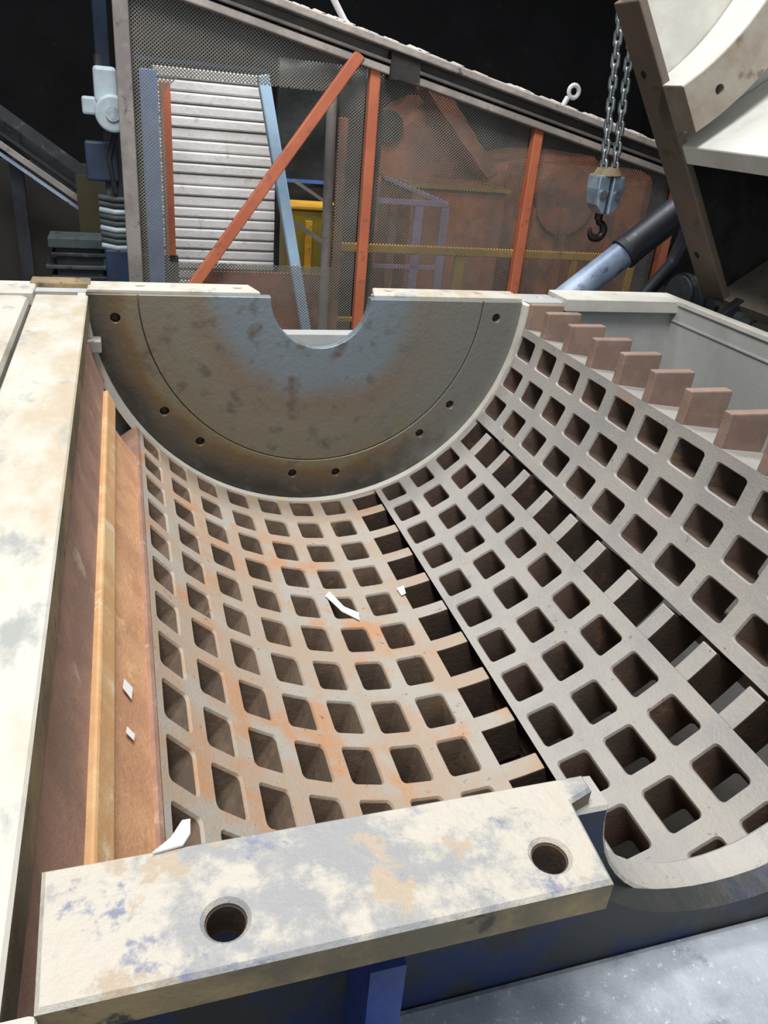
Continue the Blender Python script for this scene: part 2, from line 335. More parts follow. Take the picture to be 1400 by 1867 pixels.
for x in (0.27, 1.80):
    MB().prism([(0.735, -0.10), (0.64, -0.10), (0.61, -1.0), (0.735, -1.0)], x, x + 0.055, 'yz').build('gusset', 'gusset_blue', hs)
MB().box((0.335, -0.05, -0.46), (1.79, 0.735, -0.385)).build('bearing_shelf', 'shelf_steel', hs, bevel=0.008)
MB().box((0.335, -0.05, -1.6), (1.79, 0.02, -0.46)).build('shelf_skirt', 'blue_paint', hs)
# right side wall
MB().box((3.45, 0.74, -2.4), (3.50, 4.58, 0.012)).build('side_wall', 'inner_grey', hs)
MB().box((3.443, 0.76, -0.125), (3.45, 4.46, -0.115)).build('wall_seam', 'inner_grey', hs)
MB().box((3.44, 0.74, -0.02), (3.515, 4.66, 0.016)).build('wall_rim', 'lid_pale', hs, bevel=0.004)
# seats under the missing left grate: dark strip, proud bar, rust plate
def arc_strip(t0, t1, r0, r1, y0, y1, nseg=6):
    mb = MB(); vs = []; fs = []
    for i in range(nseg + 1):
        t = R(t0 + (t1 - t0) * i / nseg)
        for r in (r0, r1):
            for y in (y0, y1): vs.append((CX + r * math.sin(t), y, -r * math.cos(t)))
    for i in range(nseg):
        a = i * 4; b = a + 4
        fs += [(a, a + 1, b + 1, b), (a + 2, b + 2, b + 3, a + 3), (a, b, b + 2, a + 2), (a + 1, a + 3, b + 3, b + 1)]
    fs += [(0, 2, 3, 1), (nseg * 4, nseg * 4 + 1, nseg * 4 + 3, nseg * 4 + 2)]
    return mb.add(vs, fs)
arc_strip(-79, -69.0, 1.285, 1.36, 0.50, 4.33).build('seat_strip', 'rust_dark', hs, smooth=True)
arc_strip(-69.3, -65.0, 1.262, 1.36, 0.87, 4.15).build('seat_bar', 'rust_bar', hs, bevel=0.006)
arc_strip(-65.0, -54.4, 1.295, 1.36, 0.87, 3.95).build('rust_plate', 'rust_plate', hs, smooth=True)
arc_strip(-55.0, -54.1, 1.28, 1.50, 0.87, 4.36).build('seat_edge', 'rust_dark', hs)
# bearers below the grates
for t, mat in ((-54.5, 'inner_dark'), (17.5, 'inner_dark'), (55.2, 'cream_paint')):
    arc_strip(t - 3.2, t + 3.2, 1.525, 1.62, 0.9, 2.35 if mat == 'cream_paint' else 4.4, 2).build('bearer', mat, hs)

# ================================================================== GRATES
PITCH = 0.27; ROWS = [4.25 - PITCH * k for k in range(13)]; YB, YN = 4.25 + PITCH / 2 - 0.036, 4.25 - PITCH * 12.5
def cyl(t, y, r): t = R(t); return (CX + r * math.sin(t), y, -r * math.cos(t))
def grate(name, loc, label, mat, t0, cols, c0, c1, teeth_to, toothmat, pitch=9.0):
    root = empty(name, loc, label, 'grate', 'curved grates of the mill')
    mb = MB(); HT, HY, CR = 2.72, 0.092, 0.26
    def loop(tc, yc, ht, hy, cr):
        pts = []; k = 4
        for sx, sy, a0 in ((1, 1, 0), (-1, 1, 90), (-1, -1, 180), (1, -1, 270)):
            for i in range(k + 1):
                a = R(a0 + 90 * i / k); pts.append((tc + ht * (sx * (1 - cr) + cr * math.cos(a)), yc + hy * (sy * (1 - cr) + cr * math.sin(a))))
        return pts
    def outer(tc, yc):
        h = pitch / 2; g = PITCH / 2; pts = []
        for cx_, cy_, seq in ((1, 1, ((1, .35), (1, .7), (1, 1), (.7, 1), (.35, 1))), (-1, 1, ((-.35, 1), (-.7, 1), (-1, 1), (-1, .7), (-1, .35))),
                              (-1, -1, ((-1, -.35), (-1, -.7), (-1, -1), (-.7, -1), (-.35, -1))), (1, -1, ((.35, -1), (.7, -1), (1, -1), (1, -.7), (1, -.35)))):
            pts += [(tc + a * h, yc + b * g) for a, b in seq]
        return pts
    for tc in cols:
        for yc in ROWS:
            jt = random.uniform(-0.06, 0.06); jy = random.uniform(-0.002, 0.002)
            O = outer(tc, yc); A = loop(tc + jt, yc + jy, HT + 0.28, HY + 0.006, CR); B = loop(tc + jt, yc + jy, HT, HY, CR); C = loop(tc + jt, yc + jy, HT - 0.25, HY - 0.004, CR)
            vs = [cyl(t, y, RI) for t, y in O] + [cyl(t, y, RI) for t, y in A] + [cyl(t, y, RI + 0.010) for t, y in B] + [cyl(t, y, RO) for t, y in C] + [cyl(t, y, RO) for t, y in O]
            m = len(O); fs = []
            for s in range(4):
                for i in range(m): j = (i + 1) % m; fs.append((s * m + i, s * m + j, (s + 1) * m + j, (s + 1) * m + i))
            mb.add(vs, fs)
    body = mb.build('grate_body', mat, root, smooth=True)
    body.data.materials.append(MATS['cast_tan_lit' if mat == 'grate_rusty' else 'cast_rust_shade'])
    for p in body.data.polygons:     # as-cast hole walls, unpolished; their colour also carries the shade in the recesses
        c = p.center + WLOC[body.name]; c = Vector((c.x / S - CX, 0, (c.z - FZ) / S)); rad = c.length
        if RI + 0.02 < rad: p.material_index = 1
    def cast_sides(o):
        o.data.materials.append(MATS['cast_rust_shade'])  # comb-gap sides take the same shade-darkened rust
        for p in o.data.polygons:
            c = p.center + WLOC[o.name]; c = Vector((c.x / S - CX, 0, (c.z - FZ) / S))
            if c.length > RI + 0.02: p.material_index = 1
    rails = MB()
    def strip(a, b):
        if abs(b - a) > 0.01:
            n = max(2, int(abs(b - a) / 2)); arc = arc_strip(a, b, RI, RO, YN, YB, n); rails.add(arc.v, arc.f)
    strip(t0, c0); strip(max(cols) + pitch / 2, c1)
    for y in (YB, YN - 0.004):   # end faces
        e = arc_strip(t0, c1, RI, RO, y, y + 0.004, 24); rails.add(e.v, e.f)
    ro = rails.build('grate_edge', mat, root, smooth=True)
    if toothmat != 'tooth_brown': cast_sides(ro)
    ys = [YB - 0.021] + [y - PITCH / 2 for y in ROWS[:-1]] + [YN + 0.021]
    for i, y in enumerate(ys):
        hw = 0.021 if i in (0, len(ys) - 1) else (0.027 if toothmat == 'tooth_brown' else 0.0425)
        tt = arc_strip(c1 - 0.2, teeth_to + random.uniform(-0.15, 0.15), RI + 0.0005, RO, y - hw, y + hw, 4).build('tooth', toothmat, root, bevel=0.004)
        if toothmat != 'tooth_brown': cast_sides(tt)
    return root
grate('curved_grate', (0.9, 2.6, -1.53), 'rusty tan grate of square holes covering the left and bottom of the mill', 'grate_rusty', -54.0, [4.5 - 9 * k for k in range(7)], -54.0, 9.0 + 1.6, 17.6, 'grate_rusty')
grate('curved_grate', (1.85, 2.6, -1.45), 'pale grey grate between the rusty grate and the toothed grate', 'grate_grey', 18.0, [22.5, 31.5, 40.5], 18.0, 45.0 + 1.6, 53.5, 'grate_grey')
grate('curved_grate', (2.4, 2.6, -0.9), 'grey grate topped by a row of upright brown teeth along the right side', 'grate_grey', 54.3, [60.0, 69.0, 78.0], 55.5, 83.1, 90.0, 'tooth_brown')

# ================================================================== OPEN LID (hinged on the right)
HX, HZ = 3.80, 0.0; UX, UZ = -0.57, 0.8217; VX, VZ = 0.8217, 0.57
def LD(u, v): return (HX + u * UX + v * VX, HZ + u * UZ + v * VZ)
lid = empty('upper_housing', (HX, 4.5, HZ), 'raised steel lid of the mill leaning open at the top right', 'lid')
UC = 2.76
def poly(pts): return [LD(u, v) for u, v in pts]
MB().prism(poly([(0, 0), (1.95, 0), (1.95, 0.05), (0, 0.05)]), 4.40, 4.66).build('mating_flange', 'lid_flange', lid, bevel=0.005)
MB().prism(poly([(0, 0.05), (1.0, 0.05), (1.0, 1.9), (0, 1.9)]), 4.54, 4.62).build('lid_shade_panel', 'beam_dark', lid)  # near-black plate added to stand for the shade inside the lid box
MB().prism(poly([(1.0, 0.05), (2.44, 0.05), (2.44, 0.3), (2.76, 0.32), (2.76, 1.9), (1.0, 1.9)]), 4.52, 4.62).build('lid_end_wall', 'lid_pale', lid)
an = 30
ringp = [(UC - 1.28 * math.cos(R(90 * k / an)), 1.28 * math.sin(R(90 * k / an))) for k in range(an + 1)] + [(UC - 1.54 * math.cos(R(90 - 90 * k / an)), 1.54 * math.sin(R(90 - 90 * k / an))) for k in range(an + 1)]
hb = [(UC - 1.42 * math.cos(R(a)), 1.42 * math.sin(R(a))) for a in (8, 32, 56, 80)]
rr = MB().prism(poly(ringp), 4.21, 4.52, holes=[[LD(u + 0.028 * math.cos(2 * math.pi * k / 14), v + 0.028 * math.sin(2 * math.pi * k / 14)) for k in range(14)] for u, v in hb]).build('lid_ring', 'lid_steel', lid)
rl = [(UC - 1.272 * math.cos(R(90 * k / an)), 1.272 * math.sin(R(90 * k / an))) for k in range(an + 1)] + [(UC - 1.284 * math.cos(R(90 - 90 * k / an)), 1.284 * math.sin(R(90 - 90 * k / an))) for k in range(an + 1)]
MB().prism(poly(rl), 4.22, 4.51).build('ring_liner', 'lid_white', lid)
MB().prism(poly([(1.0, 0.01), (1.12, 0.01), (1.12, 1.9), (1.0, 1.9)]), 0.9, 4.51).build('lid_partition', 'lid_white', lid, bevel=0.006)
MB().prism(poly([(-0.04, 0.0), (0.04, 0.0), (0.04, 1.9), (-0.04, 1.9)]), 0.9, 4.51).build('lid_side_wall', 'lid_steel', lid)
MB().prism(poly([(-0.04, 1.85), (1.0, 1.85), (1.0, 1.93), (-0.04, 1.93)]), 0.9, 4.51).build('lid_shell', 'lid_flange', lid)
MB().prism(poly([(-0.04, 0.01), (1.0, 0.01), (1.0, 1.85), (-0.04, 1.85)]), 0.8, 0.9).build('lid_near_wall', 'lid_flange', lid)
for u in (0.35, 1.55):
    pu, pv = LD(u, -0.001); MB().tube([(pu, 4.56, pv), (pu - 0.004 * 0.82, 4.56, pv - 0.004 * 0.57)], 0.022, 12).build('bolt_hole', 'hole_dark', lid)
# hinge gear
for y in (4.3,):
    hg = empty('lid_hinge', (3.7, y, -0.3), 'dark steel hinge bracket under the far corner of the raised lid', 'hinge')
    MB().prism([(3.54, -0.30), (3.90, -0.30), (3.95, -0.02), (3.80, 0.07), (3.66, -0.04), (3.54, -0.06)], y - 0.05, y + 0.02).build('hinge_plate', 'dark_steel', hg, bevel=0.004)
    MB().tube([(3.80, y - 0.12, -0.05), (3.80, y + 0.10, -0.05)], 0.045, 14).build('hinge_pin', 'dim_green', hg, smooth=True)
# hydraulic pipes behind the lid
pp = empty('steel_pipe', (3.36, 5.5, -0.2), 'fat grey-blue pipe slanting up behind the mill towards the lid', 'pipe')
MB().tube([(3.10, 5.5, -0.34), (3.72, 5.5, 0.17)], 0.105, 24).build('pipe_sleeve', 'hose_blue', pp, smooth=True)
MB().tube([(3.68, 5.5, 0.137), (4.06, 5.5, 0.45), (4.75, 5.5, 1.0)], 0.118, 24).build('pipe_rod', 'hose_dark', pp, smooth=True)
MB().tube([(3.66, 5.5, 0.12), (3.70, 5.5, 0.153)], 0.125, 24).build('collar', 'dark_steel', pp, smooth=True)
tag(MB().tube([(3.90, 5.75, -2.5), (3.90, 5.75, -0.55), (4.14, 5.75, -0.22), (4.32, 5.75, 0.02), (4.38, 5.75, 0.24), (4.36, 5.75, 0.5)], 0.06, 16).build('rubber_hose', 'hose_dark', None, smooth=True), 'dark hose bending up below the fat slanting pipe', 'hose')
mh = empty('hinge_motor', (4.2, 5.1, -0.6), 'dim ribbed drive unit behind the right rear corner of the mill', 'motor')
MB().tube([(3.98, 5.15, -0.12), (4.8, 5.15, -0.12)], 0.16, 20).build('motor_body', 'dim_green', mh, smooth=True)
for i in range(7): MB().tube([(4.0 + i * 0.12, 5.15, -0.12), (4.04 + i * 0.12, 5.15, -0.12)], 0.18, 20).build('cooling_rib', 'dark_steel', mh, smooth=True)
MB().box((3.85, 5.0, -0.6), (4.6, 5.3, -0.22)).build('motor_foot', 'dark_steel', mh)
tag(MB().box((3.7, 4.85, -2.5), (4.7, 5.45, -0.6)).build('motor_stand', 'dark_steel', None, bevel=0.01), 'dark steel stand carrying the ribbed drive unit', 'stand')

# ================================================================== CHAIN HOIST
def link_mesh():
    mb = MB(); a, b, r = 0.024, 0.019, 0.0125; pts = []
    for k in range(8): t = math.pi * k / 7; pts.append((b * math.cos(t), 0, a - 0.0 + b * math.sin(t)))
    for k in range(8): t = math.pi + math.pi * k / 7; pts.append((b * math.cos(t), 0, -a + b * math.sin(t)))
    pts.append(pts[0])
    n = 6; vs = []; fs = []; m = len(pts) - 1
    for i in range(m):
        p = Vector(pts[i]); d = (Vector(pts[(i + 1) % m]) - Vector(pts[i - 1])).normalized(); s = Vector((0, 1, 0)); u = d.cross(s)
        for k in range(n): t = 2 * math.pi * k / n; vs.append((p + (s * math.cos(t) + u * math.sin(t)) * r) * S)
    for i in range(m):
        for k in range(n): fs.append((i * n + k, i * n + (k + 1) % n, ((i + 1) % m) * n + (k + 1) % n, ((i + 1) % m) * n + k))
    me = bpy.data.meshes.new('link'); me.from_pydata([tuple(v) for v in vs], [], fs); me.update()
    for p in me.polygons: p.use_smooth = True
    me.materials.append(MATS['chrome']); return me
LM = link_mesh()
def chain(p, q, label):
    p = Vector(p); q = Vector(q); root = empty('hoist_chain', p, label, 'chain', 'hoist chain strands')
    L = (q - p).length; n = int(L / 0.063); d = (q - p).normalized()
    rot = d.to_track_quat('Z', 'Y').to_matrix()
    for i in range(n):
        o = bpy.data.objects.new('link', LM); COL.objects.link(o); o.parent = root
        o.location = d * (0.063 * (i + 0.5)) * S
        o.rotation_euler = (rot @ Matrix.Rotation(R(35 + 90 * (i % 2)), 3, 'Z')).to_euler()
chain((3.165, 5.2, 0.71), (2.93, 5.2, 2.9), 'left strand of bright chain holding the hook block')
chain((3.255, 5.2, 0.70), (3.05, 5.2, 2.9), 'right strand of bright chain holding the hook block')
hk = empty('hook_block', (3.2, 5.2, 0.27), 'silver hook block hanging on two chains', 'hook block')
MB().tube([(3.20, 5.2, 0.735), (3.203, 5.2, 0.69)], [0.075, 0.10], 20).build('collar', 'flange_edge', hk, smooth=True)
for s in (-1, 1):
    mb = MB(); c = 3.203 + s * 0.052
    pts = [(c - 0.045, 0.69), (c + 0.045, 0.69), (c + 0.048, 0.60), (c + 0.036, 0.50), (c - s * 0.02, 0.44), (c - s * 0.045, 0.44), (c - 0.046 if s > 0 else c - 0.048, 0.60)]
    if s < 0: pts = [(c - 0.048, 0.69), (c + 0.044, 0.69), (c + 0.044, 0.44), (c + 0.02, 0.44), (c - 0.032, 0.50), (c - 0.05, 0.60)]
    else: pts = [(c - 0.044, 0.69), (c + 0.048, 0.69), (c + 0.05, 0.60), (c + 0.032, 0.50), (c - 0.02, 0.44), (c - 0.044, 0.44)]
    mb.prism(pts, 5.12, 5.28).build('cheek_plate', 'block_silver', hk, bevel=0.018)
    MB().tube([(c + s * 0.005, 5.10, 0.575), (c + s * 0.005, 5.13, 0.575)], 0.026, 14).build('bolt', 'chrome', hk, smooth=True)
MB().box((3.185, 5.14, 0.45), (3.221, 5.26, 0.68)).build('sheave_gap', 'deep_blue', hk)
MB().tube([(3.2, 5.2, 0.45), (3.2, 5.2, 0.40)], 0.03, 14).build('swivel', 'hook_dark', hk, smooth=True)
hp = [(3.2, 5.2, 0.41)] + [(3.205 + 0.055 * math.sin(R(a)), 5.2, 0.325 + 0.055 * math.cos(R(a))) for a in range(10, 300, 20)]
MB().tube(hp, [0.024] * 4 + [0.028] * 8 + [0.022, 0.018, 0.013, 0.008], 12).build('hook', 'hook_dark', hk, smooth=True)
ho = empty('chain_hoist', (3.0, 5.2, 2.85), 'chain hoist carrying the two bright chain strands', 'hoist')
MB().tube([(2.85, 5.2, 3.05), (3.15, 5.2, 3.05)], 0.22, 24).build('hoist_body', 'block_silver', ho, smooth=True)
MB().tube([(3.0, 5.2, 3.2), (3.0, 5.2, 9.0)], 0.03, 10).build('hanger_rod', 'dark_steel', ho)

# ================================================================== GUARD FENCE (orange posts, sloping beam, wire mesh)
YP = 6.5
gf = empty('guard_fence', (2.2, YP, -2.5), 'wire mesh guard with orange posts under a sloping dusty steel beam', 'guard fence')
def ztop(x): return 1.575 - 0.207 * (x - 1.089)
for x in (1.84, 3.25, 4.70):
    MB().box((x - 0.042, YP - 0.09, -2.5), (x + 0.042, YP - 0.01, ztop(x) - 0.2)).build('post', 'orange_paint', gf, bevel=0.006)
MB().obox((1.70, YP - 0.12, 1.30), (-0.55, YP - 0.12, -1.80), 0.05, 0.085, (0, 0, 1)).build('brace', 'orange_paint', gf, bevel=0.005)
MB().box((0.0, YP - 0.08, -2.5), (0.105, YP + 0.03, 3.2)).build('post', 'post_grey', gf, bevel=0.006)
xa, xb = -2.0, 6.6
def brail(name, z0, z1, y0, y1, mat, bv=0.006):
    MB().prism([(xa, ztop(xa) + z0), (xb, ztop(xb) + z0), (xb, ztop(xb) + z1), (xa, ztop(xa) + z1)], y0, y1).build(name, mat, gf, bevel=bv)
brail('beam_cap', -0.055, 0.0, YP - 0.20, YP + 0.12, 'beam_dusty')
brail('beam_web', -0.125, -0.055, YP - 0.06, YP + 0.02, 'beam_grey')
brail('beam_lip', -0.145, -0.12, YP - 0.15, YP + 0.02, 'beam_grey', 0.004)
brail('beam_shadow_strip', -0.16, -0.145, YP - 0.05, YP + 0.02, 'beam_dark', 0)  # solid strip coloured dark as the shadow line under the lip
brail('beam_flange', -0.215, -0.16, YP - 0.13, YP + 0.02, 'beam_dusty')
MB().box((1.93, YP - 0.16, ztop(2.0) - 0.23), (2.16, YP - 0.04, ztop(2.0) - 0.05)).build('splice_plate', 'beam_dark', gf)
# dust lumps along the beam cap
dm = MB()
for i in range(70):
    x = random.uniform(1.2, 4.8); r = random.uniform(0.012, 0.035)
    z = ztop(x); a = [(x - r * 2, YP - 0.19, z - 0.005), (x + r * 2, YP - 0.19, z - 0.005 - 0.207 * 0), (x + r * 2, YP, z - 0.01), (x - r * 2, YP, z), (x, YP - 0.1, z + r * 0.8)]
    dm.add(a, [(0, 1, 4), (1, 2, 4), (2, 3, 4), (3, 0, 4)])
tag(dm.build('dust_crust', 'beam_dusty', gf), kind='stuff')
# mesh bays
OX0, OX1, OZ0, OZ1, ORR = 0.32, 1.60, -0.235, 1.035, 0.16
def in_open(x, z):
    if not (OX0 < x < OX1 and OZ0 < z < OZ1): return False
    if x < OX0 + ORR and z > OZ1 - ORR: return (x - OX0 - ORR) ** 2 + (z - OZ1 + ORR) ** 2 < ORR ** 2
    return True
def mesh_bay(x0, x1, z0=-1.5, pitch=0.0175, wd=0.0070):
    mb = MB(); st = 0.008
    for sgn, yo in ((1, 0.0), (-1, 0.004)):
        c = -6.0
        while c < 9.0:
            c += pitch * 1.32
            # line z = sgn*0.87*(x) + c
            run = None; x = x0
            while x <= x1 + st:
                z = sgn * 0.87 * x + c if sgn > 0 else -0.87 * x + c
                ok = x <= x1 and z0 < z < min(ztop(x) - 0.2, 1.75) and not in_open(x, z)
                if ok and run is None: run = (x, z)
                if not ok and run is not None:
                    xe = x - st; ze = sgn * 0.87 * xe + c
                    if xe - run[0] > 0.01:
                        dx, dz = xe - run[0], ze - run[1]; l = math.hypot(dx, dz); nx, nz = -dz / l * wd / 2, dx / l * wd / 2
                        y = YP + yo
                        mb.add([(run[0] - nx, y, run[1] - nz), (xe - nx, y, ze - nz), (xe + nx, y, ze + nz), (run[0] + nx, y, run[1] + nz),
                                (run[0], y + 0.006, run[1]), (xe, y + 0.006, ze)], [(0, 1, 2, 3), (0, 4, 5, 1), (3, 2, 5, 4)])
                    run = None
                x += st
    return tag(mb.build('wire_mesh', 'mesh_steel', gf), kind='stuff')
mesh_bay(0.105, 1.80); mesh_bay(1.88, 3.21); mesh_bay(3.29, 4.66)
eb = empty('eye_bolt', (3.45, YP - 0.05, ztop(3.45)), 'pale ring bolt standing on the sloping beam', 'eye bolt')
MB().tube([(3.42, YP - 0.05, ztop(3.42) - 0.03), (3.47, YP - 0.05, ztop(3.45) + 0.08)], 0.022, 10).build('shank', 'cable_white', eb, smooth=True)
MB().tube([(3.515 + 0.045 * math.cos(R(a)), YP - 0.05, ztop(3.45) + 0.125 + 0.045 * math.sin(R(a))) for a in range(0, 361, 24)], 0.018, 8, False).build('ring', 'cable_white', eb, smooth=True)
tag(MB().tube([(1.64, YP - 0.02, ztop(1.64)), (1.60, YP, 1.50), (1.50, YP, 1.64), (1.42, YP, 1.85), (1.40, YP, 2.4)], 0.024, 10).build('power_cable', 'cable_white', None, smooth=True), 'pale cable rising from the top of the sloping beam', 'cable')

# ================================================================== BEHIND THE GUARD
# pale wall of block courses, its right end raking
wb = empty('block_wall', (1.0, 9.1, -2.5), 'pale block wall seen through the opening of the mesh guard', 'wall')
zc = -2.5; ch = 0.107; k = 0
while zc < 1.06:
    xr = 1.37 + (1.05 - zc) * 0.225 + random.uniform(-0.015, 0.015)
    MB().box((0.34 + random.uniform(-0.01, 0.01), 9.0 + random.uniform(-0.012, 0.012), zc + 0.008), (xr, 9.3, zc + ch - 0.004)).build('block_course', 'white_block', wb, bevel=0.01)
    zc += ch
MB().prism([(0.36, -2.5), (2.1, -2.5), (1.36, 1.10), (0.36, 1.10)], 9.03, 9.28).build('mortar_bed', 'mortar', wb)
MB().obox((1.17, 7.5, 1.12), (1.93, 7.5, -2.5), 0.10, 0.10, (0, 1, 0)).build('slanting_post', 'pale_blue', None, bevel=0.008)
tag(bpy.data.objects['slanting_post'], 'pale blue slanting post beside the pale block wall', 'post')
tag(MB().box((0.175, 7.5, -2.5), (0.315, 7.6, 1.08)).build('blue_post', 'post_blue', None, bevel=0.006), 'blue upright post behind the mesh left of the opening', 'post')
tag(MB().box((0.34, 7.74, -0.42), (0.43, 7.82, 1.0)).build('orange_post', 'orange_paint', None, bevel=0.006), 'short orange post at the left edge of the opening', 'post')
bpy.data.objects['orange_post'].scale = (1, 1, 1)
tag(MB().box((0.10, 7.75, -2.5), (0.45, 7.82, -0.42)).build('post_plinth', 'dim_green', None), 'grey plinth beneath the short orange post', 'plinth')
tag(MB().box((0.11, 6.53, 1.12), (1.05, 6.57, 1.145)).build('blue_rail', 'mid_blue', None), 'thin blue rail behind the mesh above the opening', 'rail')
# low reddish panel below the opening
tag(MB().box((0.62, 7.9, -2.5), (1.9, 7.96, -0.58)).build('red_panel', 'orange_machine', None), 'dull red low panel below the mesh opening', 'panel')
# black curtain, folds
mb = MB(); nx, nz = 40, 26; vs = []; fs = []
for j in range(nz + 1):
    for i in range(nx + 1):
        x = 1.5 + 1.1 * i / nx; z = -2.5 + 3.8 * j / nz
        y = 8.7 + 0.012 * math.sin(i * 0.45 + j * 0.9) + 0.016 * math.sin(j * 1.5 - i * 0.2)
        vs.append((x, y, z))
for j in range(nz):
    for i in range(nx): a = j * (nx + 1) + i; fs.append((a, a + 1, a + nx + 2, a + nx + 1))
cu = mb.add(vs, fs).build('black_curtain', 'black_sheet', None, smooth=True)
md = cu.modifiers.new('thickness', 'SOLIDIFY'); md.thickness = 0.008
tag(cu, 'black wrinkled sheet hanging right of the slanting blue post', 'curtain')
tag(MB().tube([(1.78, 7.4, -2.5), (1.75, 7.4, 1.02)], 0.045, 14).build('grey_pole', 'post_grey', None, smooth=True), 'grey upright pole at the right edge of the opening', 'pole')
tag(MB().box((1.88, 7.6, -2.5), (1.96, 7.68, 0.85)).build('orange_post', 'orange_machine', None, bevel=0.006), 'dull orange post behind the mesh beside the grey pole', 'post')
yb = empty('yellow_bin', (1.8, 8.3, -2.5), 'dark yellow bin behind the slanting blue post', 'bin')
MB().box((1.52, 8.1, -2.5), (2.06, 8.5, 0.02)).build('bin_body', 'yellow_panel', yb, bevel=0.01)
MB().box((1.50, 8.08, 0.0), (2.08, 8.52, 0.04)).build('bin_rim', 'yellow_paint', yb, bevel=0.006)
MB().box((1.70, 8.06, -0.9), (1.77, 8.1, -0.1)).build('bin_rib', 'yellow_paint', yb)
tag(MB().obox((1.50, 7.7, 0.30), (2.0, 7.7, 0.02), 0.03, 0.03).build('stay_bar', 'post_grey', None), 'upper thin grey stay slanting between blue post and grey pole', 'bar', 'thin grey stays')
tag(MB().obox((1.50, 7.75, -0.06), (2.02, 7.75, -0.36), 0.04, 0.04).build('stay_bar', 'post_grey', None), 'lower thick grey stay slanting in front of the yellow bin', 'bar', 'thin grey stays')
tag(MB().box((1.52, 8.62, 0.195), (2.1, 8.66, 0.225)).build('blue_rail', 'mid_blue', None), 'thin blue rail above the dark yellow bin', 'rail')
# yellow handrail
yr = empty('yellow_handrail', (3.5, 8.0, -2.5), 'yellow handrail behind the mesh guard', 'handrail')
MB().obox((1.98, 8.0, -0.32), (5.5, 8.0, -0.32), 0.07, 0.085).build('rail', 'yellow_paint', yr, bevel=0.006)
MB().obox((1.98, 8.0, -1.05), (5.5, 8.0, -1.05), 0.05, 0.05).build('rail', 'yellow_paint', yr, bevel=0.006)
for x, wd in ((2.02, 0.07), (3.36, 0.11), (4.72, 0.08), (5.46, 0.08)):
    MB().box((x - wd / 2, 7.97, -2.5), (x + wd / 2, 8.03, -0.33)).build('post', 'yellow_paint', yr, bevel=0.005)
# lilac frame
lf = empty('lilac_frame', (2.7, 9.0, -2.5), 'lilac tube frame behind the yellow handrail', 'frame')
MB().obox((2.2, 9.0, 0.03), (3.55, 9.0, 0.03), 0.05, 0.05).build('rail', 'lilac_paint', lf)
MB().obox((3.55, 9.0, 0.03), (3.05, 9.9, 0.20), 0.04, 0.04).build('rail', 'lilac_paint', lf)
MB().obox((2.2, 9.0, -0.68), (3.5, 9.0, -0.68), 0.04, 0.04).build('rail', 'lilac_paint', lf)
for x in (2.35, 3.2, 3.52): MB().box((x - 0.05, 8.98, -2.5), (x + 0.05, 9.03, 0.0)).build('post', 'lilac_paint', lf)
# orange plant
om = empty('orange_machine', (5.0, 11.0, -2.5), 'large rust-orange machine behind mesh and yellow handrail', 'machine')
MB().box((3.45, 10.0, -2.5), (4.75, 11.4, 0.12)).build('machine_box', 'orange_machine', om, bevel=0.02)
for p, q in (((3.43, 9.98, 0.12), (4.77, 9.98, 0.12)), ((4.77, 9.98, 0.12), (4.77, 11.4, 0.12)), ((3.43, 9.98, 0.12), (3.43, 11.4, 0.12))):
    MB().obox(p, q, 0.04, 0.04).build('box_rim', 'yellow_panel', om)
MB().prism([(2.4, -2.5), (7.6, -2.5), (7.6, 0.10), (6.9, 0.55), (6.1, 0.52), (5.3, 0.34), (4.9, 0.55), (4.4, 1.18), (4.1, 1.05), (3.6, 0.70), (3.1, 0.80), (2.8, 1.15), (2.5, 0.9)], 11.6, 13.2).build('machine_body', 'orange_machine', om, bevel=0.05)
MB().prism([(3.85, 1.2), (4.05, 1.35), (5.05, 0.25), (4.9, 0.16)], 11.0, 11.5).build('chute', 'orange_machine', om, bevel=0.02)
MB().box((5.3, 10.6, -2.5), (7.4, 11.5, 0.45)).build('motor_guard', 'orange_machine', om, bevel=0.12)
MB().tube([(5.9, 10.5, 0.0), (5.9, 10.7, 0.0)], 0.45, 24).build('guard_boss', 'orange_machine', om, smooth=True)
MB().tube([(3.55, 11.5, 0.72), (3.55, 11.66, 0.72)], 0.2, 20).build('port', 'hole_dark', om, smooth=True)
for x in (2.7, 3.2, 5.1, 5.6, 6.3): MB().box((x - 0.05, 9.9, -2.5), (x + 0.05, 10.0, -0.05)).build('machine_leg', 'orange_machine', om)
# ================================================================== LEFT BACKGROUND
lp = empty('cable_mast', (-0.1, 6.9, -2.5), 'dark blue mast beside the grey post with coiled fittings', 'mast')
MB().box((-0.14, 6.9, 0.95), (-0.04, 7.0, 3.2)).build('mast_upper', 'deep_blue', lp, bevel=0.006)
MB().box((-0.13, 6.9, -0.1), (0.0, 7.0, 0.95)).build('mast_tube', 'dark_steel', lp, bevel=0.01)
MB().box((-0.17, 6.85, -2.5), (0.06, 7.05, -0.22)).build('mast_foot', 'deep_blue', lp, bevel=0.01)
for i in range(9):
    z = -0.20 + i * 0.045
    MB().tube([(-0.18, 6.92, z), (-0.07, 6.86, z - 0.01), (0.04, 6.92, z - 0.015)], 0.024, 10).build('cable_coil', 'dim_green' if i % 3 else 'switch_grey', lp, smooth=True)
MB().tube([(-0.06, 6.86, 0.2), (-0.09, 6.84, 0.45), (-0.03, 6.86, 0.65)], 0.02, 8).build('cable', 'dark_steel', lp, smooth=True)
MB().box((-0.26, 6.85, 0.28), (-0.03, 6.95, 0.56)).build('control_box', 'deep_blue', lp, bevel=0.01)
sw = empty('limit_switch', (-0.1, 6.75, 0.65), 'pale grey switch unit with round cover mounted on the mast', 'switch')
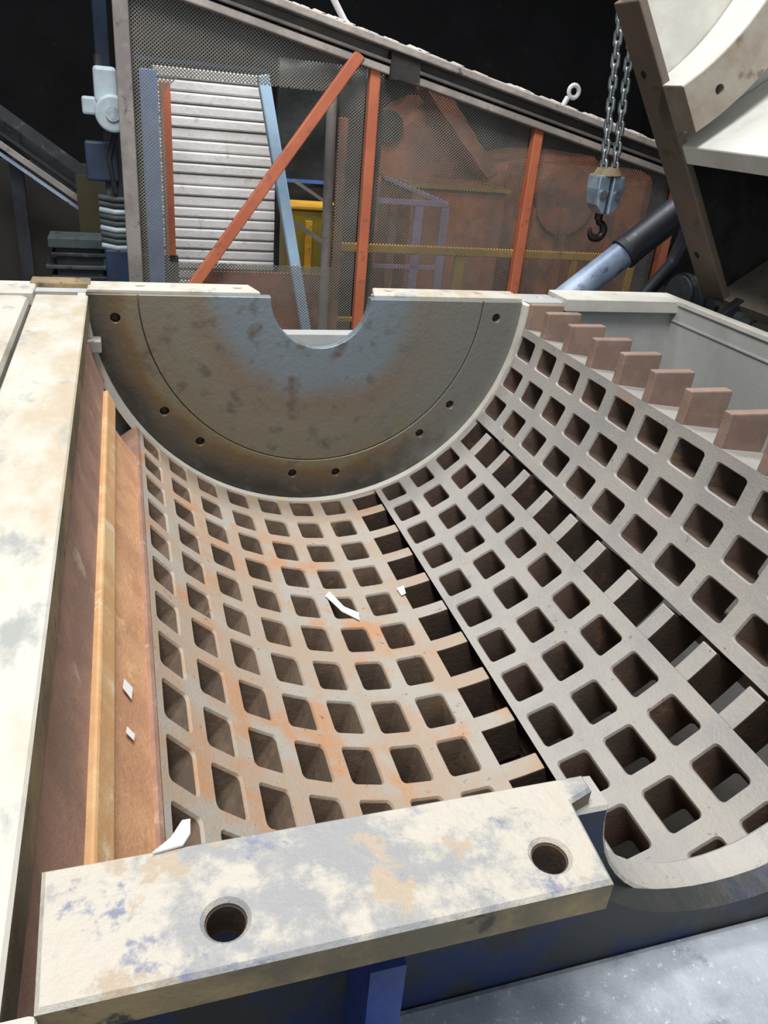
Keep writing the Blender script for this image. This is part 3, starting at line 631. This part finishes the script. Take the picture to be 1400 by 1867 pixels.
MB().box((-0.16, 6.70, 0.82), (0.0, 6.85, 1.06)).build('switch_box', 'switch_grey', sw, bevel=0.015)
MB().tube([(-0.04, 6.66, 0.76), (-0.04, 6.85, 0.76)], 0.125, 28).build('round_cover', 'switch_grey', sw, bevel=0.01)
MB().tube([(-0.04, 6.645, 0.76), (-0.04, 6.67, 0.76)], 0.05, 20).build('cover_hub', 'chrome', sw, smooth=True)
MB().box((-0.25, 6.72, 0.74), (-0.12, 6.82, 0.86)).build('switch_arm', 'switch_grey', sw, bevel=0.01)
MB().tube([(-0.12, 6.78, 1.06), (-0.12, 6.78, 1.13)], 0.03, 10).build('gland', 'dark_steel', sw, smooth=True)
cv = empty('left_conveyor', (-1.5, 9.0, -2.5), 'dark sloping conveyor frame in the shade on the left', 'conveyor')
for name, o, ht, mat, y in (('side_rail', 0.0, 0.10, 'dark_steel', 9.0), ('belt', -0.17, 0.2, 'black_sheet', 9.3), ('side_rail', -0.30, 0.05, 'post_grey', 8.95), ('side_rail', -0.39, 0.03, 'hose_blue', 8.95), ('side_rail', -0.20, 0.03, 'dark_steel', 9.05)):
    MB().obox((-3.6, y, 0.60 + o + 1.77), (-0.2, y, 0.62 + o - 0.60), 0.06, ht, (0, 0, 1)).build(name, mat, cv)
for x in (-2.6, -1.0): MB().box((x - 0.06, 9.1, -2.5), (x + 0.06, 9.2, 0.55 - 0.7 * (x + 1.0))).build('conveyor_leg', 'dark_steel', cv)
MB().box((-3.4, 9.6, -2.5), (0.0, 9.7, 0.15)).build('skirt_panel', 'hall_brown', cv)
gs = empty('plate_stack', (-0.5, 8.6, -2.5), 'dim grey stack of plates low on the left behind the mill', 'stack')
for i, (z, x0, x1) in enumerate(((-0.50, -0.72, -0.2), (-0.58, -0.70, -0.2), (-0.70, -0.76, -0.18), (-0.80, -0.72, -0.2), (-0.9, -0.74, -0.16))):
    MB().box((x0, 8.4, z), (x1, 8.8, z + (0.09 if i == 0 else 0.035))).build('plate', 'dim_green' if i % 2 == 0 else 'dark_steel', gs, bevel=0.004)
MB().box((-0.66, 8.45, -2.5), (-0.24, 8.75, -0.48)).build('stack_core', 'dark_steel', gs)
tag(MB().box((-0.44, 8.83, -2.5), (-0.16, 8.88, 0.12)).build('yellow_sign', 'dim_yellow', None), 'dim yellow panel in the shade left of the mast', 'panel')

# ================================================================== LOOSE SCRAPS
def flake(pts, label, t=0.004):
    mb = MB(); n = len(pts); c = [(p[0], p[1], p[2] + t) for p in pts]
    mb.add(list(pts) + c, [tuple(range(n))[::-1], tuple(range(n, 2 * n))] + [(i, (i + 1) % n, n + (i + 1) % n, n + i) for i in range(n)])
    return tag(mb.build('white_scrap', 'flake_white', None), label, 'scrap', 'white scraps on the mill')
def gp(t, y, r=1.272): return cyl(t, y, r)
flake([gp(-8.0, 3.26), gp(-6.6, 3.30), gp(-4.6, 3.16), gp(-1.8, 3.10), gp(-2.4, 3.04), gp(-5.6, 3.12)], 'long white scrap lying across the middle of the rusty grate')
flake([gp(9.4, 3.26), gp(11.2, 3.27), gp(10.8, 3.20), gp(9.6, 3.19)], 'tiny white scrap near the right edge of the rusty grate')
flake([(-0.018, 0.825, 0.002), (0.026, 0.83, 0.002), (0.038, 0.845, 0.006), (0.040, 0.868, 0.010), (0.028, 0.868, 0.010), (0.010, 0.845, 0.004)], 'white scrap sticking out behind the left end of the near flange')
flake([gp(-61, 2.0, 1.288), gp(-59, 2.0, 1.288), gp(-59.3, 1.94, 1.288), gp(-61.4, 1.95, 1.288)], 'white scrap on the rust plate nearer the mill floor')
flake([gp(-60.5, 1.80, 1.288), gp(-58.8, 1.80, 1.288), gp(-59, 1.77, 1.288), gp(-60.8, 1.77, 1.288)], 'second white scrap on the rust plate closer to the viewer')
